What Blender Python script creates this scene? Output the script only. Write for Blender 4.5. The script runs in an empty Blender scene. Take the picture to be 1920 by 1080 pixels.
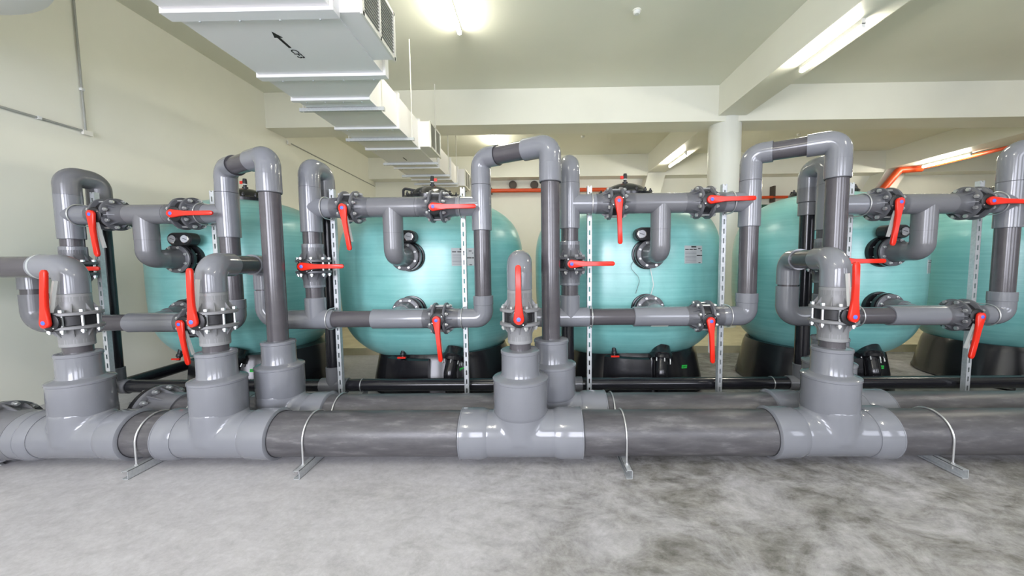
import bpy, bmesh, math, random
from mathutils import Vector, Matrix
random.seed(7)
PI = math.pi
S = bpy.context.scene
COL = S.collection

# ------------------------------------------------------------------ camera
H = 1.44
F_PX, YAW, PITCH, ROLL, CX, CY = 682.75, 0.0142141, 0.0695860, -0.0098727, 995.14, 540.0
cw, sw, cp, sp, cr, sr = math.cos(YAW), math.sin(YAW), math.cos(PITCH), math.sin(PITCH), math.cos(ROLL), math.sin(ROLL)
VF = Vector((-sw*cp, cw*cp, -sp)); VR0 = Vector((cw, sw, 0)); VU0 = VR0.cross(VF)
VR = cr*VR0 + sr*VU0; VU = -sr*VR0 + cr*VU0
cam = bpy.data.cameras.new('camera'); cam.sensor_width = 36; cam.lens = F_PX/1920*36
cam.shift_x = -(CX-960)/1920; cam.clip_start = 0.05; cam.clip_end = 100
camo = bpy.data.objects.new('camera', cam); COL.objects.link(camo)
camo.matrix_world = Matrix(((VR.x, VU.x, -VF.x, 0), (VR.y, VU.y, -VF.y, 0), (VR.z, VU.z, -VF.z, H), (0, 0, 0, 1)))
S.camera = camo

# ------------------------------------------------------------------ view, world, daylight
S.view_settings.view_transform = 'Standard'; S.view_settings.look = 'None'
S.view_settings.exposure = 0.27; S.view_settings.gamma = 1.0
S.view_settings.use_curve_mapping = False
W = bpy.data.worlds.new('world'); S.world = W; W.use_nodes = True
W.node_tree.nodes['Background'].inputs[0].default_value = (0.75, 0.86, 1.0, 1)
W.node_tree.nodes['Background'].inputs[1].default_value = 1.6

def area(name, loc, rot, sx, sy, power, color):
    l = bpy.data.lights.new(name, 'AREA'); l.shape = 'RECTANGLE'; l.size = sx; l.size_y = sy
    l.energy = power; l.color = color
    o = bpy.data.objects.new(name, l); COL.objects.link(o); o.location = loc; o.rotation_euler = rot
    return o
DAY = (0.88, 0.88, 1.0)
WINDOWS = [(-3.9, -1.5), (-0.6, 1.8), (3.2, 5.6), (7.2, 9.6)]   # x ranges of the windows behind the camera
WZ0, WZ1, YREAR = 0.9, 3.6, -4.0
WPOW = [330, 200, 110, 70]
for (a, b), p in zip(WINDOWS, WPOW):
    area('daylight', ((a+b)/2, YREAR-0.30, (WZ0+WZ1)/2), (PI/2, 0, 0), b-a, WZ1-WZ0, p, DAY)

# ------------------------------------------------------------------ materials
def new_mat(name):
    m = bpy.data.materials.new(name); m.use_nodes = True
    return m, m.node_tree, m.node_tree.nodes['Principled BSDF']
def simple(name, col, rough=0.5, metal=0.0, spec=0.5, coat=0.0, noise=None, bump=0.0, nscale=20, stretch=None):
    m, t, b = new_mat(name)
    b.inputs['Base Color'].default_value = (*col, 1); b.inputs['Roughness'].default_value = rough
    b.inputs['Metallic'].default_value = metal; b.inputs['Specular IOR Level'].default_value = spec
    b.inputs['Coat Weight'].default_value = coat
    if noise is not None or bump:
        tc = t.nodes.new('ShaderNodeTexCoord'); mp = t.nodes.new('ShaderNodeMapping')
        t.links.new(tc.outputs['Object'], mp.inputs[0])
        if stretch: mp.inputs['Scale'].default_value = stretch
        n = t.nodes.new('ShaderNodeTexNoise'); n.inputs['Scale'].default_value = nscale; n.inputs['Detail'].default_value = 6
        t.links.new(mp.outputs[0], n.inputs['Vector'])
        if noise is not None:
            r = t.nodes.new('ShaderNodeValToRGB'); r.color_ramp.elements[0].position = 0.35; r.color_ramp.elements[1].position = 0.68
            r.color_ramp.elements[0].color = (*col, 1); r.color_ramp.elements[1].color = (*noise, 1)
            t.links.new(n.outputs['Fac'], r.inputs[0]); t.links.new(r.outputs[0], b.inputs['Base Color'])
        if bump:
            bp = t.nodes.new('ShaderNodeBump'); bp.inputs['Strength'].default_value = bump; bp.inputs['Distance'].default_value = 0.01
            t.links.new(n.outputs['Fac'], bp.inputs['Height']); t.links.new(bp.outputs[0], b.inputs['Normal'])
    return m
M = {}
M['fit'] = simple('light_grey_plastic', (0.185, 0.193, 0.212), 0.16, coat=0.35, noise=(0.196, 0.204, 0.224), nscale=3)
M['fit2'] = simple('mid_grey_plastic', (0.15, 0.152, 0.162), 0.2, noise=(0.16, 0.163, 0.174), nscale=4)
M['adapt'] = simple('pale_grey_plastic', (0.255, 0.26, 0.265), 0.32)
M['adaptflange'] = simple('mid_grey_flange', (0.20, 0.203, 0.208), 0.35)
M['pipe'] = simple('dark_grey_pipe', (0.078, 0.073, 0.08), 0.18, noise=(0.088, 0.083, 0.09), nscale=3, stretch=(1, 6, 6))
M['black'] = simple('black_pipe', (0.016, 0.016, 0.02), 0.18)
M['blackmat'] = simple('black_rubbery_plastic', (0.012, 0.012, 0.014), 0.42)
M['base'] = simple('black_moulded_base', (0.011, 0.011, 0.013), 0.2)
M['flange'] = simple('flange_grey', (0.105, 0.108, 0.118), 0.32)
M['red'] = simple('red_lever', (0.74, 0.022, 0.008), 0.3)
M['blue'] = simple('blue_cap', (0.08, 0.16, 0.75), 0.4)
M['white'] = simple('white_plastic', (0.72, 0.74, 0.72), 0.5)
M['bolt'] = simple('zinc_bolt', (0.62, 0.63, 0.63), 0.3, metal=0.75)
M['steel'] = simple('galvanised_steel', (0.60, 0.62, 0.63), 0.45, metal=0.45, noise=(0.50, 0.53, 0.54), nscale=60)
M['duct'] = simple('duct_sheet', (0.86, 0.845, 0.835), 0.5, noise=(0.88, 0.865, 0.855), nscale=1.2)
M['ductjoint'] = simple('duct_joint', (0.86, 0.86, 0.86), 0.35, metal=0.0)
M['grille'] = simple('grille', (0.5, 0.5, 0.46), 0.5)
M['cream'] = simple('cream_paint', (0.78, 0.77, 0.70), 0.5)
M['orange'] = simple('orange_red_paint', (0.62, 0.075, 0.015), 0.4)
M['rust'] = simple('dark_rust', (0.06, 0.045, 0.035), 0.6)
M['ink'] = simple('black_ink', (0.01, 0.01, 0.01), 0.6)
M['plate'] = simple('plate_grey', (0.42, 0.45, 0.45), 0.4)
M['chrome'] = simple('chrome_rim', (0.8, 0.8, 0.8), 0.12, metal=1)
M['dial'] = simple('dial_face', (0.5, 0.51, 0.53), 0.3)
M['green'] = simple('green_tape', (0.03, 0.62, 0.08), 0.5)
M['glass'] = simple('conduit_grey', (0.35, 0.36, 0.33), 0.5)
M['ply'] = simple('plinth_edge', (0.62, 0.56, 0.38), 0.7, noise=(0.52, 0.45, 0.29), nscale=5)
M['joint'] = simple('dark_joint', (0.035, 0.035, 0.04), 0.5)

# big dusty header pipe
def header_mat():
    m, t, b = new_mat('scuffed_header_pipe')
    tc = t.nodes.new('ShaderNodeTexCoord'); mp = t.nodes.new('ShaderNodeMapping'); mp.inputs['Scale'].default_value = (2.0, 9, 9)
    t.links.new(tc.outputs['Object'], mp.inputs[0])
    n = t.nodes.new('ShaderNodeTexNoise'); n.inputs['Scale'].default_value = 2.2; n.inputs['Detail'].default_value = 9; n.inputs['Roughness'].default_value = 0.66
    t.links.new(mp.outputs[0], n.inputs['Vector'])
    r = t.nodes.new('ShaderNodeValToRGB'); e = r.color_ramp.elements
    e[0].position = 0.3; e[0].color = (0.055, 0.053, 0.058, 1); e[1].position = 0.84; e[1].color = (0.22, 0.215, 0.215, 1)
    k = r.color_ramp.elements.new(0.55); k.color = (0.09, 0.087, 0.092, 1)
    t.links.new(n.outputs['Fac'], r.inputs[0]); t.links.new(r.outputs[0], b.inputs['Base Color'])
    b.inputs['Roughness'].default_value = 0.3
    r2 = t.nodes.new('ShaderNodeMapRange'); r2.inputs[3].default_value = 0.22; r2.inputs[4].default_value = 0.5
    t.links.new(n.outputs['Fac'], r2.inputs[0]); t.links.new(r2.outputs[0], b.inputs['Roughness'])
    return m
M['header'] = header_mat()

def tank_mat():
    m, t, b = new_mat('wound_teal_fibreglass')
    tc = t.nodes.new('ShaderNodeTexCoord')
    def nz(scale, st, det=6, rough=0.6, rot=None):
        mp = t.nodes.new('ShaderNodeMapping'); mp.inputs['Scale'].default_value = st
        if rot: mp.inputs['Rotation'].default_value = rot
        t.links.new(tc.outputs['Object'], mp.inputs[0])
        n = t.nodes.new('ShaderNodeTexNoise'); n.inputs['Scale'].default_value = scale; n.inputs['Detail'].default_value = det
        n.inputs['Roughness'].default_value = rough; t.links.new(mp.outputs[0], n.inputs['Vector']); return n
    n1 = nz(1.6, (0.5, 0.5, 26)); n2 = nz(1.3, (1.2, 1.2, 1.0), 3, 0.5); n3 = nz(3, (5, 0.6, 7), 4, 0.6, (0, 0.5, 0))
    mix = t.nodes.new('ShaderNodeMath'); mix.operation = 'MULTIPLY_ADD'; mix.inputs[1].default_value = 0.45
    t.links.new(n1.outputs['Fac'], mix.inputs[0])
    m2 = t.nodes.new('ShaderNodeMath'); m2.operation = 'MULTIPLY'; m2.inputs[1].default_value = 0.4; t.links.new(n2.outputs['Fac'], m2.inputs[0])
    t.links.new(m2.outputs[0], mix.inputs[2])
    m3 = t.nodes.new('ShaderNodeMath'); m3.operation = 'MULTIPLY_ADD'; m3.inputs[1].default_value = 0.15
    t.links.new(n3.outputs['Fac'], m3.inputs[0]); t.links.new(mix.outputs[0], m3.inputs[2])
    r = t.nodes.new('ShaderNodeValToRGB'); e = r.color_ramp.elements
    e[0].position = 0.32; e[0].color = (0.125, 0.39, 0.375, 1); e[1].position = 0.68; e[1].color = (0.26, 0.60, 0.565, 1)
    t.links.new(m3.outputs[0], r.inputs[0]); t.links.new(r.outputs[0], b.inputs['Base Color'])
    b.inputs['Roughness'].default_value = 0.36; b.inputs['Coat Weight'].default_value = 0.6; b.inputs['Coat Roughness'].default_value = 0.28; b.inputs['Coat IOR'].default_value = 1.7
    bp = t.nodes.new('ShaderNodeBump'); bp.inputs['Strength'].default_value = 0.16; bp.inputs['Distance'].default_value = 0.01
    t.links.new(m3.outputs[0], bp.inputs['Height']); t.links.new(bp.outputs[0], b.inputs['Normal'])
    return m
M['tank'] = tank_mat()

def floor_mat():
    m, t, b = new_mat('worn_concrete_floor')
    tc = t.nodes.new('ShaderNodeTexCoord')
    def nz(scale, st=(1, 1, 1), det=8, rough=0.62, dist=0.0):
        mp = t.nodes.new('ShaderNodeMapping'); mp.inputs['Scale'].default_value = st; mp.inputs['Rotation'].default_value = (0, 0, 0.5)
        t.links.new(tc.outputs['Object'], mp.inputs[0])
        n = t.nodes.new('ShaderNodeTexNoise'); n.inputs['Scale'].default_value = scale; n.inputs['Detail'].default_value = det
        n.inputs['Roughness'].default_value = rough; n.inputs['Distortion'].default_value = dist
        t.links.new(mp.outputs[0], n.inputs['Vector']); return n
    def ramp(src, p0, c0, p1, c1):
        r = t.nodes.new('ShaderNodeValToRGB'); e = r.color_ramp.elements
        e[0].position = p0; e[0].color = (*c0, 1); e[1].position = p1; e[1].color = (*c1, 1)
        t.links.new(src, r.inputs[0]); return r
    big = nz(2.0, (1, 1.15, 1), 12, 0.74, 0.6); mid = nz(6, (1, 1.8, 1), 11, 0.74, 0.5); fine = nz(60, (1, 1, 1), 4, 0.6)
    tiny = nz(26, (1, 1, 1), 8, 0.8)
    pale_tone = ramp(mid.outputs['Fac'], 0.32, (0.44, 0.43, 0.44), 0.70, (0.575, 0.565, 0.575))
    dark_tone = ramp(mid.outputs['Fac'], 0.36, (0.12, 0.115, 0.10), 0.64, (0.35, 0.34, 0.32))
    # darker mottling with a ragged edge, growing stronger toward the right side
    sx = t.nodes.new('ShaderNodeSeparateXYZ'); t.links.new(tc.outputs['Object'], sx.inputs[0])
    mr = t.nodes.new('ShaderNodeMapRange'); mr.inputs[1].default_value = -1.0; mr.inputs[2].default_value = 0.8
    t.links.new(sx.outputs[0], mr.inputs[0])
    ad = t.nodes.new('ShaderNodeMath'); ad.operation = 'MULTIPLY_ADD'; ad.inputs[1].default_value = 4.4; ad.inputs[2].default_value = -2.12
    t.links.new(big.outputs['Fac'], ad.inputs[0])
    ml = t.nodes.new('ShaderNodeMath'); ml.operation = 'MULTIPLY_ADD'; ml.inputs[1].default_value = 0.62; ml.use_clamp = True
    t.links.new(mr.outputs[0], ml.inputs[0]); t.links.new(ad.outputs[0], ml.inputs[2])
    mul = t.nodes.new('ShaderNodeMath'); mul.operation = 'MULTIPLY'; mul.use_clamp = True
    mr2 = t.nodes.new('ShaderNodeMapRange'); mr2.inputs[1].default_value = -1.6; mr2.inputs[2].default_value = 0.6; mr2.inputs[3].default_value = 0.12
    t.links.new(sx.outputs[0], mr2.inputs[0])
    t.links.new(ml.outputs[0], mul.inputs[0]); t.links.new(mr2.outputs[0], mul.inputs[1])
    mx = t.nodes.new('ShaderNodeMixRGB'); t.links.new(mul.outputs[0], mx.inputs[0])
    t.links.new(pale_tone.outputs[0], mx.inputs[1]); t.links.new(dark_tone.outputs[0], mx.inputs[2])
    sp_ = ramp(fine.outputs['Fac'], 0.735, (0, 0, 0), 0.76, (1, 1, 1))
    gr = ramp(tiny.outputs['Fac'], 0.36, (0.84, 0.84, 0.835), 0.62, (1.02, 1.02, 1.02))
    mg = t.nodes.new('ShaderNodeMixRGB'); mg.blend_type = 'MULTIPLY'; mg.inputs[0].default_value = 1
    t.links.new(mx.outputs[0], mg.inputs[1]); t.links.new(gr.outputs[0], mg.inputs[2])
    mx2 = t.nodes.new('ShaderNodeMixRGB'); mx2.blend_type = 'MIX'; mx2.inputs[2].default_value = (0.66, 0.64, 0.58, 1)
    t.links.new(sp_.outputs[0], mx2.inputs[0]); t.links.new(mg.outputs[0], mx2.inputs[1])
    t.links.new(mx2.outputs[0], b.inputs['Base Color'])
    b.inputs['Roughness'].default_value = 0.55
    bp = t.nodes.new('ShaderNodeBump'); bp.inputs['Strength'].default_value = 0.12; bp.inputs['Distance'].default_value = 0.01
    t.links.new(mid.outputs['Fac'], bp.inputs['Height']); t.links.new(bp.outputs[0], b.inputs['Normal'])
    return m
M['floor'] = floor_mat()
M['wall'] = simple('painted_wall', (0.765, 0.765, 0.675), 0.45, noise=(0.795, 0.795, 0.705), nscale=1.4, bump=0.03)
M['ceil'] = simple('painted_ceiling', (0.75, 0.76, 0.655), 0.5, noise=(0.78, 0.785, 0.68), nscale=1.1, bump=0.02)
M['column'] = simple('painted_column', (0.70, 0.71, 0.655), 0.4)
def emit(name, col, s):
    m, t, b = new_mat(name); b.inputs['Base Color'].default_value = (0.9, 0.9, 0.9, 1)
    b.inputs['Emission Color'].default_value = (*col, 1); b.inputs['Emission Strength'].default_value = s
    return m
M['tube'] = emit('fluorescent_tube', (1.0, 0.95, 0.81), 108)

# ------------------------------------------------------------------ mesh helpers
class MB:
    def __init__(s): s.v = []; s.f = []
    def add(s, vs, fs):
        o = len(s.v); s.v += [tuple(p) for p in vs]; s.f += [tuple(i+o for i in f) for f in fs]; return s
    def rings(s, rings, cap=True, closed=True):
        n = len(rings[0]); vs = [p for r in rings for p in r]; fs = []
        for i in range(len(rings)-1):
            for j in range(n if closed else n-1):
                k = (j+1) % n
                fs.append((i*n+j, i*n+k, (i+1)*n+k, (i+1)*n+j))
        if cap:
            fs.append(tuple(range(n))[::-1]); fs.append(tuple(range((len(rings)-1)*n, len(rings)*n)))
        return s.add(vs, fs)
    def lathe(s, o, ax, prof, n=32, cap=True, sy=1.0):
        """prof: (radius, distance along ax) from o"""
        ax = Vector(ax).normalized(); o = Vector(o)
        u = Vector((1, 0, 0)) if abs(ax.x) < 0.9 else Vector((0, 1, 0))
        u = (u - ax*u.dot(ax)).normalized(); w = ax.cross(u)
        R = [[o + ax*t + (u*math.cos(a)+w*math.sin(a)*sy)*max(r, 1e-4) for a in [2*PI*j/n for j in range(n)]] for r, t in prof]
        return s.rings(R, cap)
    def cyl(s, a, b, r, n=24, bev=0.0):
        a, b = Vector(a), Vector(b); L = (b-a).length
        pr = [(r, 0), (r, L)] if bev <= 0 else [(r-bev, 0), (r, bev), (r, L-bev), (r-bev, L)]
        return s.lathe(a, b-a, pr, n)
    def sweep(s, pts, r, n=24, bend=None, seg=8, cap=True):
        """tube through pts with rounded corners of radius bend"""
        pts = [Vector(p) for p in pts]; path = [pts[0]]
        for i in range(1, len(pts)-1):
            p, a, b = pts[i], (pts[i-1]-pts[i]), (pts[i+1]-pts[i])
            la, lb = a.length, b.length; a.normalize(); b.normalize()
            ang = a.angle(b); rr = bend if bend else r*1.2
            d = min(rr/math.tan(ang/2), la*0.499, lb*0.499); rr = d*math.tan(ang/2)
            c = p + (a+b).normalized()*(rr/math.sin(ang/2))
            s0 = p+a*d-c; s1 = p+b*d-c; tot = PI-ang; axis = s0.cross(s1).normalized()
            for k in range(seg+1): path.append(c + Matrix.Rotation(tot*k/seg, 3, axis) @ s0)
        path.append(pts[-1])
        q = [path[0]]
        for p in path[1:]:
            if (p-q[-1]).length > 1e-5: q.append(p)
        path = q; R = []; T = (path[1]-path[0]).normalized()
        u = Vector((0, 0, 1)) if abs(T.z) < 0.9 else Vector((0, 1, 0)); u = (u-T*u.dot(T)).normalized()
        for i, p in enumerate(path):
            if i == 0: t = path[1]-path[0]
            elif i == len(path)-1: t = path[-1]-path[-2]
            else: t = (path[i+1]-p).normalized()+(p-path[i-1]).normalized()
            t.normalize(); u = (u-t*u.dot(t)).normalized(); w = t.cross(u)
            R.append([p+(u*math.cos(2*PI*j/n)+w*math.sin(2*PI*j/n))*r for j in range(n)])
        return s.rings(R, cap)
    def box(s, c, d, rot=None):
        c = Vector(c); hx, hy, hz = d[0]/2, d[1]/2, d[2]/2
        vs = [Vector((x*hx, y*hy, z*hz)) for x in (-1, 1) for y in (-1, 1) for z in (-1, 1)]
        if rot is not None: vs = [rot @ v for v in vs]
        return s.add([c+v for v in vs], [(0, 1, 3, 2), (4, 6, 7, 5), (0, 4, 5, 1), (2, 3, 7, 6), (0, 2, 6, 4), (1, 5, 7, 3)])
    def bx(s, x0, x1, y0, y1, z0, z1): return s.box(((x0+x1)/2, (y0+y1)/2, (z0+z1)/2), (x1-x0, y1-y0, z1-z0))
    def prism(s, poly, d):
        """extrude a 3d polygon by vector d"""
        poly = [Vector(p) for p in poly]; d = Vector(d)
        return s.rings([poly, [p+d for p in poly]])
    def xf(s, mat): s.v = [tuple(mat @ Vector(p)) for p in s.v]; return s
    def mesh(s, name, mat, ang=35):
        me = bpy.data.meshes.new(name); me.from_pydata(s.v, [], s.f)
        bm = bmesh.new(); bm.from_mesh(me); bmesh.ops.recalc_face_normals(bm, faces=bm.faces); bm.to_mesh(me); bm.free()
        me.polygons.foreach_set('use_smooth', [True]*len(me.polygons)); me.set_sharp_from_angle(angle=math.radians(ang))
        me.materials.append(mat); me.update(); return me
    def build(s, name, mat, parent=None, off=None, ang=35):
        if off is not None: s.v = [(p[0]-off[0], p[1]-off[1], p[2]-off[2]) for p in s.v]
        o = bpy.data.objects.new(name, s.mesh(name, M[mat] if isinstance(mat, str) else mat, ang)); COL.objects.link(o)
        if parent is not None: o.parent = parent
        elif off is not None: o.location = off
        return o
def tag(o, label=None, cat=None, group=None, kind=None):
    if label: o['label'] = label
    if cat: o['category'] = cat
    if group: o['group'] = group
    if kind: o['kind'] = kind
    return o
def thing(name, loc, label, cat, group=None, rot=None):
    o = bpy.data.objects.new(name, None); COL.objects.link(o); o.location = loc; o.empty_display_size = 0.1
    if rot is not None: o.rotation_euler = rot
    return tag(o, label, cat, group)
def copy_tree(o, parent=None):
    c = o.copy(); COL.objects.link(c)
    if parent is not None: c.parent = parent
    for ch in list(o.children): copy_tree(ch, c)
    return c
def struct(name, mb, mat): return tag(mb.build(name, mat, ang=30), kind='structure')
def text_mesh(name, s, size, mat, parent, loc, X, Y, ext=0.0008):
    cu = bpy.data.curves.new('lettering', 'FONT'); cu.body = s; cu.size = size; cu.extrude = ext; cu.align_x = 'CENTER'; cu.align_y = 'CENTER'
    cu.offset = size*0.012
    t = bpy.data.objects.new('lettering', cu); COL.objects.link(t)
    bpy.context.view_layer.update(); dg = bpy.context.evaluated_depsgraph_get()
    me = bpy.data.meshes.new_from_object(t.evaluated_get(dg)); bpy.data.objects.remove(t)
    me.materials.clear(); me.materials.append(M[mat])
    o = bpy.data.objects.new(name, me); COL.objects.link(o)
    X = Vector(X).normalized(); Y = Vector(Y); Y = (Y-X*Y.dot(X)).normalized(); Z = X.cross(Y)
    o.parent = parent
    o.matrix_local = Matrix(((X.x, Y.x, Z.x, loc[0]), (X.y, Y.y, Z.y, loc[1]), (X.z, Y.z, Z.z, loc[2]), (0, 0, 0, 1)))
    return o

# ------------------------------------------------------------------ the room
XL_, XR_, YB, ZC = -5.2, 17.0, 12.0, 4.75
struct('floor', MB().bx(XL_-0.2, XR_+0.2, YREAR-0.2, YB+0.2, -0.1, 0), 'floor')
struct('ceiling', MB().bx(XL_-0.2, XR_+0.2, YREAR-0.2, YB+0.2, ZC, ZC+0.15), 'ceil')
struct('wall_left', MB().bx(XL_-0.2, XL_, YREAR-0.2, YB+0.2, 0, ZC), 'wall')
struct('wall_right', MB().bx(XR_, XR_+0.2, YREAR-0.2, YB+0.2, 0, ZC), 'wall')
struct('wall_back', MB().bx(XL_, XR_, YB, YB+0.2, 0, ZC), 'wall')
wr = MB(); xs = [XL_] + [v for w in WINDOWS for v in w] + [XR_]
for i in range(0, len(xs), 2): wr.bx(xs[i], xs[i+1], YREAR-0.2, YREAR, 0, ZC)
for a, b in WINDOWS: wr.bx(a, b, YREAR-0.2, YREAR, 0, WZ0); wr.bx(a, b, YREAR-0.2, YREAR, WZ1, ZC)
struct('wall_rear', wr, 'wall')
for i, (a, b) in enumerate(WINDOWS):
    f = MB(); t = 0.05
    for x in (a+t/2, (a+b)/2, b-t/2): f.bx(x-t/2, x+t/2, YREAR-0.12, YREAR-0.06, WZ0, WZ1)
    for z in (WZ0+t/2, WZ1-t/2, 2.6): f.bx(a, b, YREAR-0.12, YREAR-0.06, z-t/2, z+t/2)
    struct('window_%d' % (i+1), f, 'white')
# beams: two across, two along, one round column
struct('trim_1', MB().bx(XL_, XR_, 7.18, 7.74, 4.09, ZC), 'wall')
struct('trim_2', MB().bx(XL_, XR_, 11.54, YB, 4.10, ZC), 'wall')
struct('trim_3', MB().bx(3.5, 4.02, YREAR, YB, 4.19, ZC-0.001), 'wall')
struct('trim_4', MB().bx(10.75, 11.4, YREAR, YB, 4.18, ZC-0.001), 'wall')
cz = MB().cyl((3.76, 7.45, 0), (3.76, 7.45, 4.195), 0.295, 48)
tag(cz.build('round_column', 'column'), 'round white column from floor to beam crossing behind the tanks', 'column')
# haunches carrying the long beams on the far wall
for k, x0, x1, dx in ((5, 3.5, 4.04, -0.25), (6, 10.75, 11.4, -0.55)):
    zt, zb_ = 4.18, 3.2
    hb = MB().prism([(x0, 11.5, zt), (x1, 11.5, zt), (x1+dx, 11.5, zb_), (x0+dx, 11.5, zb_)], (0, 0.5, 0))
    struct('trim_%d' % k, hb, 'wall')
# low plinth along the back of the filter row
tag(MB().bx(XL_, XR_-0.5, 5.65, YB, 0, 0.115).build('trim_7', 'ply'), kind='structure')

# ------------------------------------------------------------------ ceiling lamps
def lamp(x, y0, y1, ztop, label, along='y', tubeoff=0.0):
    L = y1-y0; t = thing('fluorescent_lamp', (x, (y0+y1)/2, ztop), label, 'lamp', 'fluorescent batten lamps')
    MB().box((0, 0, -0.03), (0.05, L, 0.06)).build('housing', 'cream', t)
    a = MB()
    for s in (-1, 1): a.box((tubeoff, s*(L/2-0.015), -0.075), (0.04, 0.03, 0.05))
    a.build('lamp_holder', 'white', t)
    MB().cyl((tubeoff, -L/2+0.03, -0.085), (tubeoff, L/2-0.03, -0.085), 0.028, 16).build('tube', 'tube', t)
    return t
lamp(-1.04, 4.2, 5.36, ZC, 'fluorescent lamp on the near ceiling to the right of the duct')
lamp(-1.06, 9.2, 10.4, ZC, 'small far fluorescent lamp on the ceiling behind the cross beam, right of the duct')
lamp(3.78, 4.42, 5.42, 4.19, 'fluorescent lamp under the long beam in front of the round column')
lamp(3.80, 9.4, 10.55, 4.19, 'far fluorescent lamp under the long beam just left of the round column')
lamp(11.25, 9.75, 10.95, 4.18, 'distant fluorescent lamp under the beam at the right edge above the orange pipe')
lamp(3.86, -0.6, 0.6, 4.19, 'fluorescent lamp under the long beam above the viewer')
lamp(-1.04, -1.6, -0.4, ZC, 'fluorescent lamp on the ceiling behind the viewer')
lamp(8.0, 3.8, 5.0, ZC, 'fluorescent lamp on the ceiling of the right bay')

for x, y, lb in ((1.366, 5.073, 'round white smoke detector on the near ceiling, largest of the three'),
                 (1.272, 9.85, 'small smoke detector on the far ceiling above the third tank'),
                 (6.95, 9.93, 'small smoke detector on the far ceiling right of the round column')):
    t = thing('smoke_detector', (x, y, ZC), lb, 'smoke detector', 'smoke detectors')
    MB().lathe((0, 0, 0), (0, 0, -1), [(0.055, 0), (0.055, 0.012)], 20).build('mounting_plate', 'cream', t)
    MB().lathe((0, 0, 0), (0, 0, -1), [(0.045, 0.012), (0.045, 0.035), (0.03, 0.05), (0.0, 0.052)], 20).build('sensor_head', 'white', t)

# ------------------------------------------------------------------ air duct
DZ, DT = 3.336, 3.77
D = thing('air_duct', (-2.3, 5.0, DZ), 'long pale rectangular air duct hanging under the ceiling at upper left', 'duct')
DO = (-2.3, 5.0, DZ)
def dsec(y0, y1, a0, b0, a1=None, b1=None):
    a1 = a0 if a1 is None else a1; b1 = b0 if b1 is None else b1
    MB().rings([[(a0, y0, DZ), (b0, y0, DZ), (b0, y0, DT), (a0, y0, DT)], [(a1, y1, DZ), (b1, y1, DZ), (b1, y1, DT), (a1, y1, DT)]]).build('duct_section', 'duct', D, off=DO)
A0, B0, B1 = -2.74, -1.50, -1.90
dsec(0.9, 2.84, A0, B0); dsec(2.84, 3.77, A0, B0); dsec(3.77, 4.28, A0, B0, -2.75, B1)
ys = [4.28, 5.18, 6.10, 7.3, 8.3, 9.05, 10.0]
for i in range(len(ys)-1): dsec(ys[i], ys[i+1], -2.75, B1)
def djoint(y, a, b, w=0.06):
    m = MB(); e = 0.028
    m.bx(a-e, b+e, y-w/2, y+w/2, DZ-e, DZ-0.001); m.bx(a-e, b+e, y-w/2, y+w/2, DT+0.001, DT+e)
    m.bx(a-e, a-0.001, y-w/2, y+w/2, DZ, DT); m.bx(b+0.001, b+e, y-w/2, y+w/2, DZ, DT)
    j = m.build('joint_flange', 'ductjoint', D, off=DO)
    n = 4
    for k in range(n):
        x = a+(b-a)*(k+0.6)/n; MB().box((x, y+w/2, DZ-e+0.004), (0.012, 0.008, 0.024)).build('clip', 'plate', j, off=DO)
djoint(2.84, A0, B0, 0.10); djoint(3.77, A0, B0, 0.08)
for y in ys[:-1]: djoint(y, -2.75, B1, 0.05)
for y, b in ((1.6, B0), (4.52, B1), (5.60, B1), (6.95, B1), (7.9, B1), (8.7, B1)):
    h = MB().bx(-2.84, b+0.09, y-0.02, y+0.02, DZ-0.045, DZ-0.004).build('hanger_bar', 'steel', D, off=DO)
    for x in (-2.80, b+0.06): MB().cyl((x, y, DZ-0.05), (x, y, ZC), 0.009, 8).build('hanger_rod', 'cream', h, off=DO)
for y0, y1, b, w in ((2.88, 3.53, B0, 0.19), (6.07, 6.70, B1, 0.19), (9.10, 9.75, B1, 0.17)):
    bo = MB().bx(b, b+w, y0, y1, DZ+0.01, DT-0.02).build('outlet_box', 'duct', D, off=DO)
    g = MB(); x = b+w
    z0, z1 = DZ-0.005, DT-0.01
    for (p, q, r, s_) in ((y0-.01, y0+.025, z0, z1), (y1-.025, y1+.01, z0, z1), (y0, y1, z0, z0+.03), (y0, y1, z1-.03, z1), ((y0+y1)/2-.012, (y0+y1)/2+.012, z0, z1)):
        g.bx(x, x+0.02, p, q, r, s_)
    gr = g.build('grille_frame', 'cream', bo, off=DO)
    l = MB().bx(x+0.001, x+0.004, y0+.02, y1-.02, z0+.02, z1-.02)
    for k in range(14):
        z = z0+0.04+k*(z1-z0-0.07)/13
        l.box((x+0.010, (y0+y1)/2, z), (0.012, y1-y0-0.05, 0.003), Matrix.Rotation(0.5, 3, 'Y'))
    l.build('louvre', 'grille', bo, off=DO)
# flow arrow and lettering stencilled on the underside
ar = MB(); yy = 3.30; xx = -2.13
ar.prism([(xx-0.012, yy-0.005, DZ-0.001), (xx+0.012, yy-0.005, DZ-0.001), (xx+0.012, yy-0.15, DZ-0.001), (xx-0.012, yy-0.15, DZ-0.001)], (0, 0, -0.0015))
ar.prism([(xx-0.035, yy-0.15, DZ-0.001), (xx+0.035, yy-0.15, DZ-0.001), (xx, yy-0.23, DZ-0.001)], (0, 0, -0.0015))
ar.build('flow_arrow', 'ink', D, off=DO)
text_mesh('stencil_lettering', 'CF3', 0.085, 'ink', D, (xx-DO[0], yy+0.09-DO[1], -0.002), (0, 1, 0), (1, 0, 0))
MB().bx(-2.36, -2.34, 6.62, 6.80, DZ-0.003, DZ-0.001).build('flow_arrow', 'ink', D, off=DO)

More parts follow.
